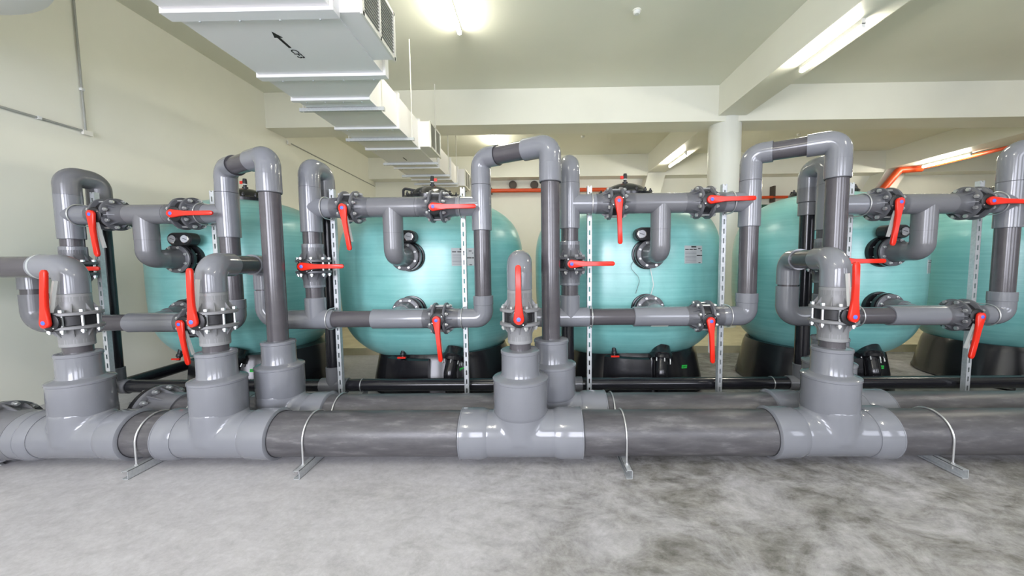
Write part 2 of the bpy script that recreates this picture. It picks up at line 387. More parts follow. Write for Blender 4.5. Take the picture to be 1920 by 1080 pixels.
# big rounded white duct end at the top left corner
t = thing('round_duct', (-4.07, 1.85, 3.36), 'large round white duct end hanging at the top left corner', 'duct')
MB().lathe((0, 0, 0), (0, 0, 1), [(0.0, -0.09), (0.4, -0.08), (0.8, -0.04), (1.0, 0.0), (1.07, 0.04), (1.10, 0.12), (1.10, 1.34)], 64).build('shell', 'ductjoint', t)
MB().lathe((0, 0, 1.34), (0, 0, 1), [(1.12, 0), (1.12, 0.05)], 64).build('collar', 'cream', t)

# surface conduit on the left wall
t = thing('wall_conduit', (-5.19, 4.25, 3.0), 'thin grey conduit running down and along the left wall', 'conduit')
o = (-5.19, 4.25, 3.0)
MB().cyl((-5.18, 4.25, 3.0), (-5.18, 4.25, ZC), 0.010, 8).build('vertical_run', 'glass', t, off=o)
MB().cyl((-5.18, 0.5, 3.0), (-5.18, 4.25, 3.0), 0.012, 8).build('horizontal_run', 'glass', t, off=o)
MB().box((-5.175, 4.26, 2.985), (0.03, 0.09, 0.05)).build('corner_box', 'cream', t, off=o)
for p in ((-5.18, 3.85, 3.0), (-5.18, 4.25, 3.47)): MB().box(p, (0.035, 0.03, 0.03)).build('saddle_clip', 'white', t, off=o)
t = thing('wall_cable', (-5.19, 7.9, 4.0), 'thin cable line along the left wall behind the cross beam', 'cable')
o = (-5.19, 7.9, 4.0)
MB().cyl((-5.185, 7.76, 4.02), (-5.185, 11.9, 3.95), 0.012, 8).build('cable', 'glass', t, off=o)
MB().box((-5.18, 7.8, 4.01), (0.03, 0.08, 0.08)).build('junction_box', 'cream', t, off=o)

# pipe stubs and fire pipe on the far wall
for x, z, lb in ((-2.28, 3.84, 'dark pipe stub on the far wall beside the duct end, leftmost of three'),
                 (-0.71, 3.93, 'round rusty pipe flange with a centre hole on the far wall, middle of three'),
                 (-0.02, 3.92, 'dark bolted blank flange on the far wall, rightmost of three')):
    t = thing('pipe_stub', (x, YB, z), lb, 'pipe stub', 'pipe stubs on the far wall')
    MB().cyl((0, 0, 0), (0, -0.17, 0), 0.085, 20).build('pipe', 'rust', t)
    MB().lathe((0, -0.14, 0), (0, -1, 0), [(0.13, 0), (0.13, 0.025), (0.055, 0.027), (0.05, 0.01)], 24).build('flange', 'rust', t)
    b = MB()
    for k in range(8): b.cyl((0.1*math.cos(k*PI/4), -0.14, 0.1*math.sin(k*PI/4)), (0.1*math.cos(k*PI/4), -0.18, 0.1*math.sin(k*PI/4)), 0.011, 6)
    b.build('bolt_ring', 'blackmat', t)
def run(name, lab, cat, pts, r, mat, bend=None, extra=None):
    t = thing(name, pts[0], lab, cat)
    MB().sweep(pts, r, 16, bend).build('pipe', mat, t, off=pts[0])
    return t
t = run('fire_pipe', 'straight orange pipe along the far wall under the pipe flanges', 'pipe', [(-1.95, 11.80, 3.745), (3.3, 11.80, 3.73)], 0.062, 'orange')
for x in (-1.4, 0.9, 2.6): MB().box((x, 11.88, 3.74), (0.04, 0.16, 0.2)).build('bracket', 'rust', t, off=(-1.95, 11.80, 3.745))
t = run('fire_pipe', 'orange pipe along the far wall right of the column with a dark bracket', 'pipe', [(5.5, 11.80, 3.43), (8.9, 11.80, 3.43)], 0.045, 'orange')
for x in (7.55,): MB().box((x, 11.86, 3.53), (0.06, 0.2, 0.5)).build('bracket', 'rust', t, off=(5.5, 11.80, 3.43))
t = run('fire_pipe', 'orange pipe following the beam at the right edge and dropping to the far wall', 'pipe', [(11.50, 3.0, 4.12), (11.50, 11.3, 4.12)], 0.045, 'orange')
MB().sweep([(11.50, 11.20, 4.12), (10.95, 11.32, 4.10), (9.95, 11.32, 2.85)], 0.10, 16, 0.1).build('drop_pipe', 'orange', t, off=(11.50, 3.0, 4.12))
for y in (6, 8, 10): MB().box((11.5, y, 4.16), (0.16, 0.04, 0.06)).build('bracket', 'rust', t, off=(11.50, 3.0, 4.12))
t = thing('beam_pipe', (6.2, 11.8, 3.13), 'dark green horizontal pipe low on the far wall behind the fourth tank', 'pipe')
MB().cyl((-1.4, 0, 0), (2.2, 0, 0), 0.075, 16).build('pipe', simple('dark_green_paint', (0.02, 0.09, 0.07), 0.4), t)

# ------------------------------------------------------------------ filter tanks
TY = 4.5
XC = [-3.56, -1.25, 1.09, 3.46, 5.80]
XT = [-3.50, -1.268, 1.105, 3.395]      # where each bank's branch meets its tank
ZT, ZLOW, YF = 1.51, 0.945, 3.50
PROF = [(0.0, 0.30), (0.3, 0.31), (0.5, 0.34), (0.71, 0.40), (0.82, 0.455), (0.92, 0.54), (1.0, 0.64), (1.055, 0.76), (1.08, 0.90), (1.09, 1.1), (1.092, 1.35),
        (1.09, 1.56), (1.075, 1.68), (1.04, 1.80), (0.98, 1.91), (0.90, 1.995), (0.80, 2.065), (0.66, 2.135), (0.5, 2.185), (0.34, 2.21), (0.0, 2.215)]
def smooth_prof(P, it=2):
    for _ in range(it):
        Q = [P[0]]
        for a, b in zip(P[:-1], P[1:]): Q += [(a[0]*.75+b[0]*.25, a[1]*.75+b[1]*.25), (a[0]*.25+b[0]*.75, a[1]*.25+b[1]*.75)]
        P = Q+[P[-1]]
    return P
PS = smooth_prof(PROF)
def rad_at(z):
    for a, b in zip(PS[:-1], PS[1:]):
        if a[1] <= z <= b[1] and b[1] > a[1]: return a[0]+(b[0]-a[0])*(z-a[1])/(b[1]-a[1])
    return 1.09
BOFF = [0.22, 0.12, 0.09, -0.13, -0.12]
BS = [1.0, 1.10, 1.04, 1.0, 1.0]
def tank(i, sx, label, nozzles=True, lpipe=False, gauge_dx=0.0, plate=True, drain_red=True):
    SY = 0.81
    t = thing('filter_tank', (XC[i], TY, 0), label, 'tank', 'teal filter tanks')
    MB().lathe((0, 0, 0), (0, 0, 1), PS, 96, cap=False).xf(Matrix.Diagonal((sx, SY, 1, 1))).build('tank_body', 'tank', t, ang=60)
    # moulded base: flared skirt with a foot lip
    b = MB().lathe((0, 0, 0), (0, 0, 1), [(0.80, 0), (0.815, 0.02), (0.80, 0.05), (0.73, 0.40), (0.70, 0.47), (0.5, 0.47)], 64, cap=False).xf(Matrix.Diagonal((0.96, 0.93, 1, 1)))
    bo = BOFF[i]; sh = Matrix.Translation((bo, -0.05, 0)) @ Matrix.Diagonal((BS[i], 1, 1, 1)); b.xf(sh)
    b.build('base_skirt', 'base', t)
    # raised front panel of the base
    p = MB(); R = []
    for k in range(9):
        a = -PI/2 - 0.62 + k*0.62/8
        R.append([(0.79*math.cos(a)*r_, 0.78*math.sin(a)*r_, z) for r_, z in ((1.02, 0.0), (0.955, 0.43), (0.88, 0.44), (0.90, 0.0))])
    p.rings(R).xf(sh).build('base_panel', 'base', t)
    # bolted lid with dome and air valve
    lid = MB().lathe((0, 0, 0), (0, 0, 1), [(0.30, 2.19), (0.335, 2.195), (0.34, 2.235), (0.32, 2.25), (0.27, 2.262), (0.25, 2.29), (0.19, 2.335), (0.11, 2.365), (0.0, 2.375)], 48, cap=False).build('lid', 'base', t)
    bolt = MB().lathe((0, 0, 0), (0, 0, 1), [(0.018, 0), (0.018, 0.028), (0.011, 0.034), (0.009, 0.05)], 8)
    me = bolt.mesh('lid_bolt', M['blackmat'])
    for k in range(16):
        a = 2*PI*(k+0.5)/16; q = bpy.data.objects.new('lid_bolt', me); COL.objects.link(q); q.parent = lid; q.location = (0.305*math.cos(a), 0.305*math.sin(a), 2.24)
    av = MB().lathe((0, 0, 2.37), (0, 0, 1), [(0.032, 0), (0.032, 0.03), (0.018, 0.035), (0.018, 0.05), (0.024, 0.055), (0.024, 0.10), (0.02, 0.13)], 16).build('air_valve', 'blackmat', t)
    MB().cyl((0, 0, 2.425), (0, 0, 2.435), 0.027, 16).build('white_ring', 'white', av)
    s = -1 if i != 1 else 1
    MB().box((s*0.035, 0, 2.455), (0.045, 0.02, 0.035)).build('valve_tap', 'red', av)
    if lpipe:
        MB().sweep([(-0.20, 0.0, 2.33), (-0.36, 0.0, 2.36), (-0.36, 0.0, 2.05)], 0.016, 10, 0.03).build('vent_pipe', 'black', t)
    if nozzles:
        nx = XT[i]-XC[i]+(0.02 if i < 2 else -0.01); y0 = YF-TY
        for zz, nm in ((ZT, 'upper_nozzle'), (ZLOW+0.03, 'lower_nozzle')):
            ysurf = -rad_at(zz)*SY*math.sqrt(max(0.05, 1-(nx/(rad_at(zz)*sx))**2))
            n = MB().lathe((nx, y0+0.03, zz), (0, 1, 0), [(0.138, 0), (0.138, 0.03), (0.112, 0.032), (0.112, 0.07), (0.145, 0.075), (0.150, 0.10), (0.150, ysurf-y0-0.03+0.04)], 40).build(nm, 'base', t)
            for k in range(8):
                a = PI/8+k*PI/4
                MB().cyl((nx+0.12*math.cos(a), y0+0.03, zz+0.12*math.sin(a)), (nx+0.12*math.cos(a), y0+0.09, zz+0.12*math.sin(a)), 0.007, 8).build('stud', 'bolt', n)
        # twin pressure gauges above the upper nozzle
        gx = nx-0.02+gauge_dx; gy = y0-0.02; gz = ZT+0.19
        g = MB()
        ring = lambda y, e: [(gx+(0.058 if math.cos(a) > 0 else -0.058)+(0.062+e)*math.cos(a), y, gz+(0.062+e)*math.sin(a)) for a in [2*PI*k/40+0.01 for k in range(40)]]
        g.rings([ring(gy, -0.006), ring(gy+0.008, 0), ring(gy+0.10, 0)])
        g.cyl((gx, gy+0.06, gz-0.05), (nx, gy+0.10, ZT+0.10), 0.03, 12)
        gp = g.build('gauge_panel', 'blackmat', t)
        for s in (-1, 1):
            ga = MB().lathe((gx+s*0.060, gy+0.004, gz), (0, -1, 0), [(0.042, 0), (0.042, 0.012), (0.036, 0.014), (0.035, 0.008)], 28).build('pressure_gauge', 'chrome', gp)
            MB().cyl((gx+s*0.060, gy-0.0, gz), (gx+s*0.060, gy-0.006, gz), 0.036, 28).build('dial', 'dial', ga)
            MB().box((gx+s*0.060, gy-0.0075, gz), (0.042, 0.002, 0.004), Matrix.Rotation(0.3, 3, 'Y')).build('needle', 'ink', ga)
    if i == 2:   # two thin sampling tubes strung between the nozzles
        nx = XT[i]-XC[i]; y0 = YF-TY+0.10
        MB().sweep([(nx-0.13, y0, ZT-0.05), (nx-0.19, y0-0.02, ZT-0.12), (nx-0.10, y0-0.02, ZT-0.22), (nx-0.09, y0-0.02, ZLOW+0.30), (nx-0.12, y0, ZLOW+0.18)], 0.0022, 6, 0.06).build('sampling_tube', 'flange', t)
        MB().sweep([(nx+0.02, y0, ZT-0.13), (nx+0.05, y0-0.02, ZT-0.3), (nx+0.03, y0, ZLOW+0.17)], 0.004, 6, 0.06).build('sampling_tube', 'white', t)
    if plate:
        # curved data plate on the shell
        def on(a, z, e=0.004): r = rad_at(z)+e; return (r*sx*math.sin(a), -r*SY*math.cos(a), z)
        px0 = {1: 0.40, 2: 0.40, 3: 0.52, 0: 0.42}[i]
        a0 = math.asin(min(0.9, px0/(1.09*sx))); a1 = math.asin(min(0.95, (px0+0.215)/(1.09*sx)))
        z0, z1 = 1.415, 1.595
        if i == 3: z0, z1 = 1.29, 1.43
        def patch(u0, u1, v0, v1, e):
            n = 6; A = [a0+(a1-a0)*(u0+(u1-u0)*k/n) for k in range(n+1)]; zz0 = z0+(z1-z0)*v0; zz1 = z0+(z1-z0)*v1
            return [[on(a, zz0, e), on(a, zz1, e), on(a, zz1, -0.004), on(a, zz0, -0.004)] for a in A]
        pl = MB().rings(patch(0, 1, 0, 1, 0.004)).build('data_plate', 'plate', t)
        for q in [(0.35, 0.62, 0.9, 0.97), (0.66, 0.86, 0.42, 0.47), (0.89, 0.98, 0.42, 0.47), (0.76, 0.88, 0.03, 0.07), (0.9, 0.95, 0.70, 0.74), (0.75, 0.88, 0.82, 0.86)] + [(0.03+k*0.22, 0.2+k*0.22, 0.76, 0.81) for k in range(3)]:
            MB().rings(patch(*q, 0.006)).build('printed_bar', 'ink', pl)
        for k in range(8): MB().rings(patch(0.03, 0.62, 0.08+k*0.078, 0.095+k*0.078, 0.006)).build('printed_line', 'flange', pl)
    # drain tap, inspection port and outlet elbow at the foot
    dx = -0.27 if i != 1 else -0.17
    dp = MB().lathe((dx, -0.70, 0.50), (0, -0.35, -1), [(0.022, -0.06), (0.022, 0.0), (0.028, 0.005), (0.028, 0.03), (0.018, 0.035), (0.018, 0.07)], 14).build('drain_tap', 'blackmat', t)
    MB().box((dx, -0.745, 0.455), (0.085, 0.02, 0.016)).build('tap_handle', 'red' if drain_red else 'blackmat', dp)
    ex = {0: 0.34, 1: 0.37, 2: 0.21, 3: 0.0, 4: 0.2}[i]
    ax = Vector((-0.14, -0.42, -0.90)).normalized(); fc = Vector((ex, -0.735, 0.44))
    fp = MB().lathe(fc, ax, [(0.085, -0.12), (0.10, -0.05), (0.115, -0.035), (0.118, -0.03), (0.118, 0.0), (0.118, 0.025), (0.08, 0.03)], 32).build('drain_flange', 'base', t)
    u = ax.orthogonal().normalized(); w = ax.cross(u)
    for k in range(8):
        c = fc+(u*math.cos(k*PI/4)+w*math.sin(k*PI/4))*0.1
        MB().cyl(c+ax*0.02, c+ax*0.06, 0.0065, 8).build('stud', 'bolt', fp)
    MB().sweep([fc+ax*0.02, fc+ax*0.16, (ex, -0.79, 0.03)], 0.066, 24, 0.12).build('outlet_elbow', 'base', t)
    lx = {0: 0.30, 1: 0.34, 2: 0.40, 3: 0.28, 4: 0.2}[i]
    rz = Matrix.Rotation(0.12 if i != 1 else -0.2, 3, 'Y')
    a = math.asin(lx/0.72); yy = -0.745*math.cos(a)*0.93-0.05; tx = lx+bo
    RA = Matrix.Rotation(a, 3, 'Z') @ rz; X = RA @ Vector((1, 0, 0)); Y = RA @ Vector((0, 0, 1)); N = X.cross(Y)
    c = Vector((tx, yy, 0.31))+N*0.012
    tg = MB().box(c, (0.088, 0.004, 0.034), RA).build('green_tape', 'green', t)
    text_mesh('tape_lettering', 'QUARTZ', 0.020, 'ink', tg, c+N*0.0026, X, Y, 0.0005)
    return t
tank(0, 0.87, 'teal filter tank nearest the left wall, seen beside the leftmost valves', plate=False, gauge_dx=0.07)
tank(1, 1.0, 'teal filter tank second from left, black vent pipe on its lid', lpipe=True)
tank(2, 1.0, 'teal filter tank left of the round column, data plate on its right side', gauge_dx=-0.01)
tank(3, 0.87, 'teal filter tank right of the round column with slanting orange pipe above it', gauge_dx=0.03)
tank(4, 0.92, 'teal filter tank cut by the right edge of the picture', nozzles=False, plate=False)

# ------------------------------------------------------------------ valves
RP, RF = 0.075, 0.088
def make_valve():
    """pipe axis = local X, lever on local -Y, lever hanging along local -Z"""
    t = thing('butterfly_valve', (0, 0, 0), '', 'valve')
    MB().lathe((-0.036, 0, 0), (1, 0, 0), [(0.108, 0), (0.112, 0.004), (0.112, 0.068), (0.108, 0.072)], 40).build('valve_body', 'blackmat', t)
    fl = []
    for s in (-1, 1):
        f = MB().lathe((s*0.037, 0, 0), (s, 0, 0), [(0.136, 0), (0.142, 0.004), (0.142, 0.020), (0.136, 0.024), (0.100, 0.026), (0.092, 0.040), (RF, 0.10), (RF, 0.13)], 48)
        for k in range(8):
            a = k*PI/4
            f.prism([(s*0.060, 0.088*math.cos(a)-0.003*math.sin(a), 0.088*math.sin(a)+0.003*math.cos(a)), (s*0.060, 0.128*math.cos(a)-0.003*math.sin(a), 0.128*math.sin(a)+0.003*math.cos(a)),
                     (s*0.125, 0.086*math.cos(a)-0.003*math.sin(a), 0.086*math.sin(a)+0.003*math.cos(a))], (0, 0.006*math.sin(a), -0.006*math.cos(a)))
        f.build('flange', 'flange', t)
    me = MB().lathe((0, 0, 0), (1, 0, 0), [(0.016, -0.080), (0.016, -0.063), (0.0085, -0.063), (0.0085, 0.063), (0.016, 0.063), (0.016, 0.079), (0.009, 0.080), (0.009, 0.090)], 6).mesh('bolt', M['bolt'])
    for k in range(8):
        a = PI/8+k*PI/4; b = bpy.data.objects.new('bolt', me); COL.objects.link(b); b.parent = t; b.location = (0, 0.121*math.cos(a), 0.121*math.sin(a))
    h = MB().cyl((0, -0.08, 0), (0, -0.135, 0), 0.035, 20)
    h.lathe((0, -0.125, 0), (0, -1, 0), [(0.060, 0), (0.062, 0.004), (0.062, 0.016), (0.056, 0.020)], 32)
    for k in range(28):      # toothed index plate
        a = 2*PI*k/28
        h.box((0.062*math.cos(a), -0.132, 0.062*math.sin(a)), (0.008, 0.008, 0.005), Matrix.Rotation(-a, 3, 'Y'))
    ip = h.build('index_plate', 'blackmat', t)
    for a in (0.6, 0.6+PI):
        MB().cyl((0.05*math.cos(a), -0.14, 0.05*math.sin(a)), (0.05*math.cos(a), -0.1475, 0.05*math.sin(a)), 0.005, 8).build('screw', 'bolt', ip)
    # lever: rounded head tapering to a grip
    L = 0.352; out = []
    for k in range(13): a = PI*k/12; out.append((0.036*math.cos(a), 0.036*math.sin(a)))
    out += [(-0.030, -0.04), (-0.021, -0.11), (-0.019, -0.20), (-0.019, -L+0.008)]
    for k in range(1, 6): a = PI+PI*k/6; out.append((0.019*math.cos(a), -L+0.008+0.019*math.sin(a)))
    out += [(0.019, -L+0.008), (0.019, -0.20), (0.021, -0.11), (0.030, -0.04)]
    yo = lambda z: -0.150-0.008*min(1, max(0, -z/0.15))
    R = []
    for d, e in ((0.0, 0.85), (-0.005, 1.0), (-0.019, 1.0), (-0.025, 0.82)):
        R.append([(x*e, yo(z)+d, (z if z > -L+0.05 else (z+L-0.05)*e-L+0.05)) for x, z in out])
    lv = MB().rings(R).build('lever', 'red', t, ang=50)
    MB().lathe((0, -0.174, 0), (0, -1, 0), [(0.015, 0), (0.014, 0.004), (0.010, 0.006)], 20).build('blue_cap', 'blue', lv)
    MB().box((0.004, -0.122, -0.175), (0.014, 0.022, 0.22), Matrix.Rotation(0.10, 3, 'X')).build('latch', 'white', lv)
    return t
VPROTO = make_valve(); vused = [False]
AXX = Matrix.Identity(4)
def valve(loc, vertical, lever_deg, label, tilt=0.0, spin=0.0, pale=False):
    """lever_deg: 0 hangs down, 90 points right, 180 up, in world terms seen from the front"""
    if not vused[0]: t = VPROTO; vused[0] = True
    else: t = copy_tree(VPROTO)
    t.location = loc; t['label'] = label; t['group'] = 'red lever butterfly valves'
    # local X to world: horizontal keep; vertical: turn about Y by 90
    m = (Matrix.Rotation(PI/2, 4, 'Y') if vertical else Matrix.Identity(4))
    m = Matrix.Rotation(spin, 4, 'Z') @ Matrix.Rotation(tilt, 4, 'X') @ m
    t.rotation_euler = m.to_euler()
    a = math.radians(-lever_deg)
    if vertical: a -= PI/2
    for c in t.children:
        if pale and c.name.startswith('flange'):
            c.material_slots[0].link = 'OBJECT'; c.material_slots[0].material = M['adaptflange']
        if c.name.startswith('lever'):
            # the lever stays plumb although its stem may droop a little
            R = Matrix.Rotation(-tilt, 3, 'X') @ Matrix.Rotation(a, 3, 'Y'); p = Vector((0, -0.14, 0))
            c.rotation_euler = R.to_euler(); c.location = p - R @ p
    return t

BY, ZU = 3.26, 1.945
XLs = [-4.19, -2.0, 0.305, 2.56]; XRs = [-2.747, -0.475, 1.88, 4.115]
BZU = [1.905, 1.943, 1.95, 1.915]; BZL = [0.928, 0.945, 0.947, 0.94]
XRV = [-2.115, 0.12, 2.355, 4.60]; ARCH = [2.30, 2.355, 2.355, 2.36]
XF = [-3.335, -2.32, -0.116, 2.09]
ORD = ['first', 'second', 'third', 'fourth']
WHERE = ['at the left wall', 'second from the left', 'in front of the column', 'at the right edge']
VUx = [(-3.80, -3.10), (-1.63, -0.86), (0.70, 1.47), (3.02, 3.77)]
VLx = [-3.10, -0.86, 1.49, 3.75]
ldir = [(6, 90), (8, 90), (2, 91), (-8, 88)]
ldn = [9, 5, 3, -11]
TL = [0.12, 0.18, 0.0, 0.03]
for i in range(4):
    x1, x2 = VUx[i]
    valve((x1, BY, BZU[i]), False, ldir[i][0], 'red lever hanging down, left valve on upper pipe of the %s bank from left' % ORD[i], tilt=TL[i])
    valve((x2, BY, BZU[i]), False, ldir[i][1], 'red lever pointing right, right valve on upper pipe of %s bank from left' % ORD[i], tilt=TL[i])
    valve((VLx[i], BY, BZL[i]), False, ldn[i], 'red lever hanging down, valve on the lower pipe of %s bank from left' % ORD[i], tilt=-0.05 if i != 2 else 0.15)
    valve((XLs[i], BY, 1.425), True, 90, 'red lever pointing right, valve on left upright of %s bank from left' % ORD[i], spin=(0.12 if i == 0 else 0))
fl = ['on the leftmost front riser near the left wall', 'on the second front riser before the first tank',
      'on the short capped riser in the middle', 'on the rightmost front riser']
for i in range(4): valve((XF[i], 2.57, 1.063), True, (174, 178, 180, 181)[i], 'upright red lever, valve '+fl[i], pale=True)

# ------------------------------------------------------------------ pipe banks
class Marks:
    def __init__(s): s.l = []
def build_marks(mk, t, O):
    for q in mk.l: q.build('joint_line', 'joint', t, off=O)
def ringmark(m, c, ax, r):
    if isinstance(m, Marks): q = MB(); m.l.append(q); m = q
    m.lathe(Vector(c)-Vector(ax)*0.0015, ax, [(r+0.0006, 0), (r+0.0006, 0.003)], 32)
def socket(m, a, b, r, rb=0.004):
    """sleeve from a to b with slight chamfered mouths"""
    a, b = Vector(a), Vector(b); L = (b-a).length
    m.lathe(a, b-a, [(r-rb, 0), (r, rb), (r, L-rb), (r-rb, L)], 36)
blab = ['grey pipe bank of the first tank, nearest the left wall', 'grey pipe bank in front of the second tank',
        'grey pipe bank in front of the third tank and the round column', 'grey pipe bank in front of the fourth tank at the right']
YBK = 3.50
for i in range(4):
    xl, xr, zu, zl = XLs[i], XRs[i], BZU[i], BZL[i]; x1, x2 = VUx[i]; x3 = VLx[i]; xt = XT[i]
    O = (xl, BY, 0.0); t = thing('pipe_bank', O, blab[i], 'pipework', 'valve pipe banks in front of the tanks')
    def B(mb, name, mat='fit', p=t): return mb.build(name, mat, p, off=O if p is t else O)
    zc = zu+0.36 if i else zu+0.35
    V = 0.165
    # left upright
    zlt = zl+0.20
    m = MB(); socket(m, (xl-0.14 if i else xl-0.16, BY, zl), (xl+0.17, BY, zl), RF); socket(m, (xl, BY, zl), (xl, BY, zlt), RF); B(m, 'lower_tee')
    B(MB().cyl((xl, BY, zlt-0.02), (xl, BY, 1.425-0.14), RP, 32), 'pipe', 'pipe')
    zt0 = 1.425+0.20
    m = MB(); socket(m, (xl, BY, 1.425+0.12), (xl, BY, zt0), RF); B(m, 'socket')
    m = MB(); socket(m, (xl, BY, 1.425-0.19), (xl, BY, 1.425-0.12), RF); B(m, 'socket')
    B(MB().cyl((xl, BY, zt0-0.02), (xl, BY, zu-0.2), RP, 32), 'pipe', 'pipe')
    m = MB(); socket(m, (xl, BY, zu-0.215), (xl, BY, zu+0.18), RF); socket(m, (xl, BY, zu), (x1-0.15, BY, zu), RF-0.002); ringmark(m, (xl, BY, zu+0.18), (0, 0, 1), RF-0.001); B(m, 'upper_tee')
    m = MB().sweep([(xl, BY, zu+0.18), (xl, BY, zc), (xl, YBK, zc), (xl, YBK, zc-0.17)], RF-0.001, 36, 0.105, 10); B(m, 'return_bend', 'fit' if i else 'fit2')  # first bank's bend takes a darker grey, its shade put into the colour
    m = MB(); socket(m, (xl, YBK, zc-0.30), (xl, YBK, zc-0.165), RF); socket(m, (xl, YBK, zc-0.42), (xl, YBK, zc-0.30), 0.078); B(m, 'reducing_socket', 'fit2')
    B(MB().cyl((xl, YBK, 0.42), (xl, YBK, zc-0.40), 0.061, 28), 'black_riser', 'black')
    # upper pipe between the valves, with the branch down to the tank
    m = MB(); socket(m, (x1+0.15, BY, zu), (x2-0.15, BY, zu), RF-0.001); B(m, 'upper_pipe', 'fit2')
    m = MB(); m.cyl((xt, BY, zu), (xt, BY, zu-0.23), RF-0.002, 36); B(m, 'branch', 'fit2')
    mk = Marks()
    for c in (xt-0.34, xt+0.22): ringmark(mk, (c, BY, zu), (1, 0, 0), RF-0.001)
    ringmark(mk, (xt, BY, zu-0.23), (0, 0, 1), RF-0.003); ringmark(mk, (xl, BY, zu+0.178), (0, 0, 1), RF-0.001)
    build_marks(mk, t, O)
    m = MB().sweep([(xt, BY, zu-0.23), (xt, BY, ZT), (xt, YF-0.10, ZT)], RF-0.003, 36, 0.11, 10); B(m, 'tank_elbow', 'fit2')
    def tflange(z, nm):
        m = MB().lathe((xt, YF+0.028, z), (0, -1, 0), [(0.13, 0), (0.136, 0.004), (0.136, 0.022), (0.130, 0.026), (0.100, 0.028), (RF, 0.09), (RF-0.003, 0.15)], 44)
        f = B(m, nm, 'flange')
        me = MB().lathe((0, 0, 0), (0, -1, 0), [(0.013, 0), (0.013, 0.013), (0.007, 0.014), (0.007, 0.024)], 6).mesh('bolt', M['bolt'])
        for k in range(8):
            a = PI/8+k*PI/4; b = bpy.data.objects.new('bolt', me); COL.objects.link(b); b.parent = f
            b.location = (xt-O[0]+0.115*math.cos(a), YF+0.002-O[1], z+0.115*math.sin(a))
    tflange(ZT, 'tank_flange'); tflange(zl+0.03, 'tank_flange')
    # right end of upper pipe, tee into right upright
    m = MB(); socket(m, (xr, BY, zu-0.215), (xr, BY, zu+0.18), RF); socket(m, (x2+0.15, BY, zu), (xr, BY, zu), RF-0.002); B(m, 'upper_tee')
    B(MB().cyl((xr, BY, zl+0.18), (xr, BY, zu-0.20), RP, 32), 'pipe', 'pipe')
    # lower pipe
    m = MB().sweep([(x3+0.15, BY, zl), (xr, BY, zl), (xr, BY, zl+0.14)], RF-0.001, 36, 0.11, 10); socket(m, (xr, BY, zl+0.12), (xr, BY, zl+0.205), RF+0.002); B(m, 'lower_elbow')
    xs_ = x3-0.62
    m = MB(); socket(m, (xs_, BY, zl), (x3-0.15, BY, zl), RF+0.001); m.cyl((xt, BY, zl), (xt, YF-0.06, zl+0.03), RF-0.003, 32); B(m, 'lower_branch_tee')
    B(MB().cyl((xl+0.15, BY, zl), (xs_+0.02, BY, zl), RP, 32), 'pipe', 'pipe')
    if i == 2:
        st = MB().rings([[(x3-0.47+u*0.15, BY-(RF+0.0035)*math.cos(a), zl-(RF+0.0035)*math.sin(a)) for a in (0.95, 1.05, 1.15, 1.25)] for u in (0, 1)], cap=False, closed=False)
        B(st, 'paper_sticker', 'cream')
    # over-arch to the rear header
    za, xv = ARCH[i], XRV[i]; d = Vector((xv-xr, 2.92-BY, 0)); Ld = d.length; d.normalize()
    P0 = Vector((xr, BY, za)); P1 = Vector((xv, 2.92, za))
    m = MB().sweep([(xr, BY, zu+0.18), P0, P0+d*(0.27*Ld)], RF-0.001, 36, 0.12, 10); B(m, 'arch_elbow')
    B(MB().cyl(P0+d*0.14, P1-d*0.17, RP, 32), 'pipe', 'pipe')
    m = MB().sweep([P1-d*(0.34*Ld), P1, (xv, 2.92, za-0.16)], RF-0.001, 36, 0.12, 10); socket(m, (xv, 2.92, za-0.285), (xv, 2.92, za-0.14), RF); B(m, 'arch_elbow')
    mk = Marks(); ringmark(mk, P0+d*(0.27*Ld), d, RF-0.004); ringmark(mk, (xv, 2.92, za-0.287), (0, 0, 1), RF-0.004); ringmark(mk, (xr, BY, zu+0.18), (0, 0, 1), RF-0.001)
    build_marks(mk, t, O)
    B(MB().cyl((xv, 2.92, 0.79), (xv, 2.92, za-0.2), RP, 32), 'down_pipe', 'pipe')
    # loop coming over from the front header riser
    xf = XF[i]; zr = 1.445; zv = 1.063
    m = MB(); socket(m, (xf, 2.57, zv+0.12), (xf, 2.57, zv+0.19), RF); B(m, 'socket', 'adapt')
    xd = [-4.60, -2.45, -0.13, 2.235][i]
    if i != 0:
        P = Vector((xf, 2.57, zr)); Q = Vector((xd, BY, zr)); dd = (Q-P).normalized()
        m = MB().sweep([(xf, 2.57, zv+0.19), P, P+dd*0.22], RF+0.001, 36, 0.12, 10); B(m, 'loop_elbow')
        B(MB().cyl(P+dd*0.20, Q-dd*0.18, RP, 32), 'pipe', 'pipe')
        m = MB().sweep([Q-dd*0.20, Q, (xd, BY, zr-0.22)], RF-0.001, 36, 0.12, 10); B(m, 'loop_elbow')
    else:
        m = MB().sweep([(xf, 2.57, zv+0.19), (xf, 2.57, zr), (xf-0.22, 2.57, zr)], RF+0.001, 36, 0.12, 10); B(m, 'loop_elbow')
        B(MB().cyl((xf-0.21, 2.57, zr), (-4.86, 2.57, zr), RP, 32), 'pipe', 'pipe')
        MB().lathe((xf-0.235, 2.57, zr), (1, 0, 0), [(RP+0.002, 0), (RF+0.002, 0.03), (RF+0.003, 0.045)], 36).build('glue_bead', 'plate', t, off=O)
        m = MB().sweep([(-4.80, 2.57, zr), (-4.95, 2.57, zr), (-4.95, BY, zr), (xd, BY, zr), (xd, BY, zr-0.2)], RF-0.001, 36, 0.12, 10); B(m, 'loop_elbow')
    B(MB().cyl((xd, BY, zr-0.2), (xd, BY, zl+0.2), RP, 32), 'pipe', 'pipe')
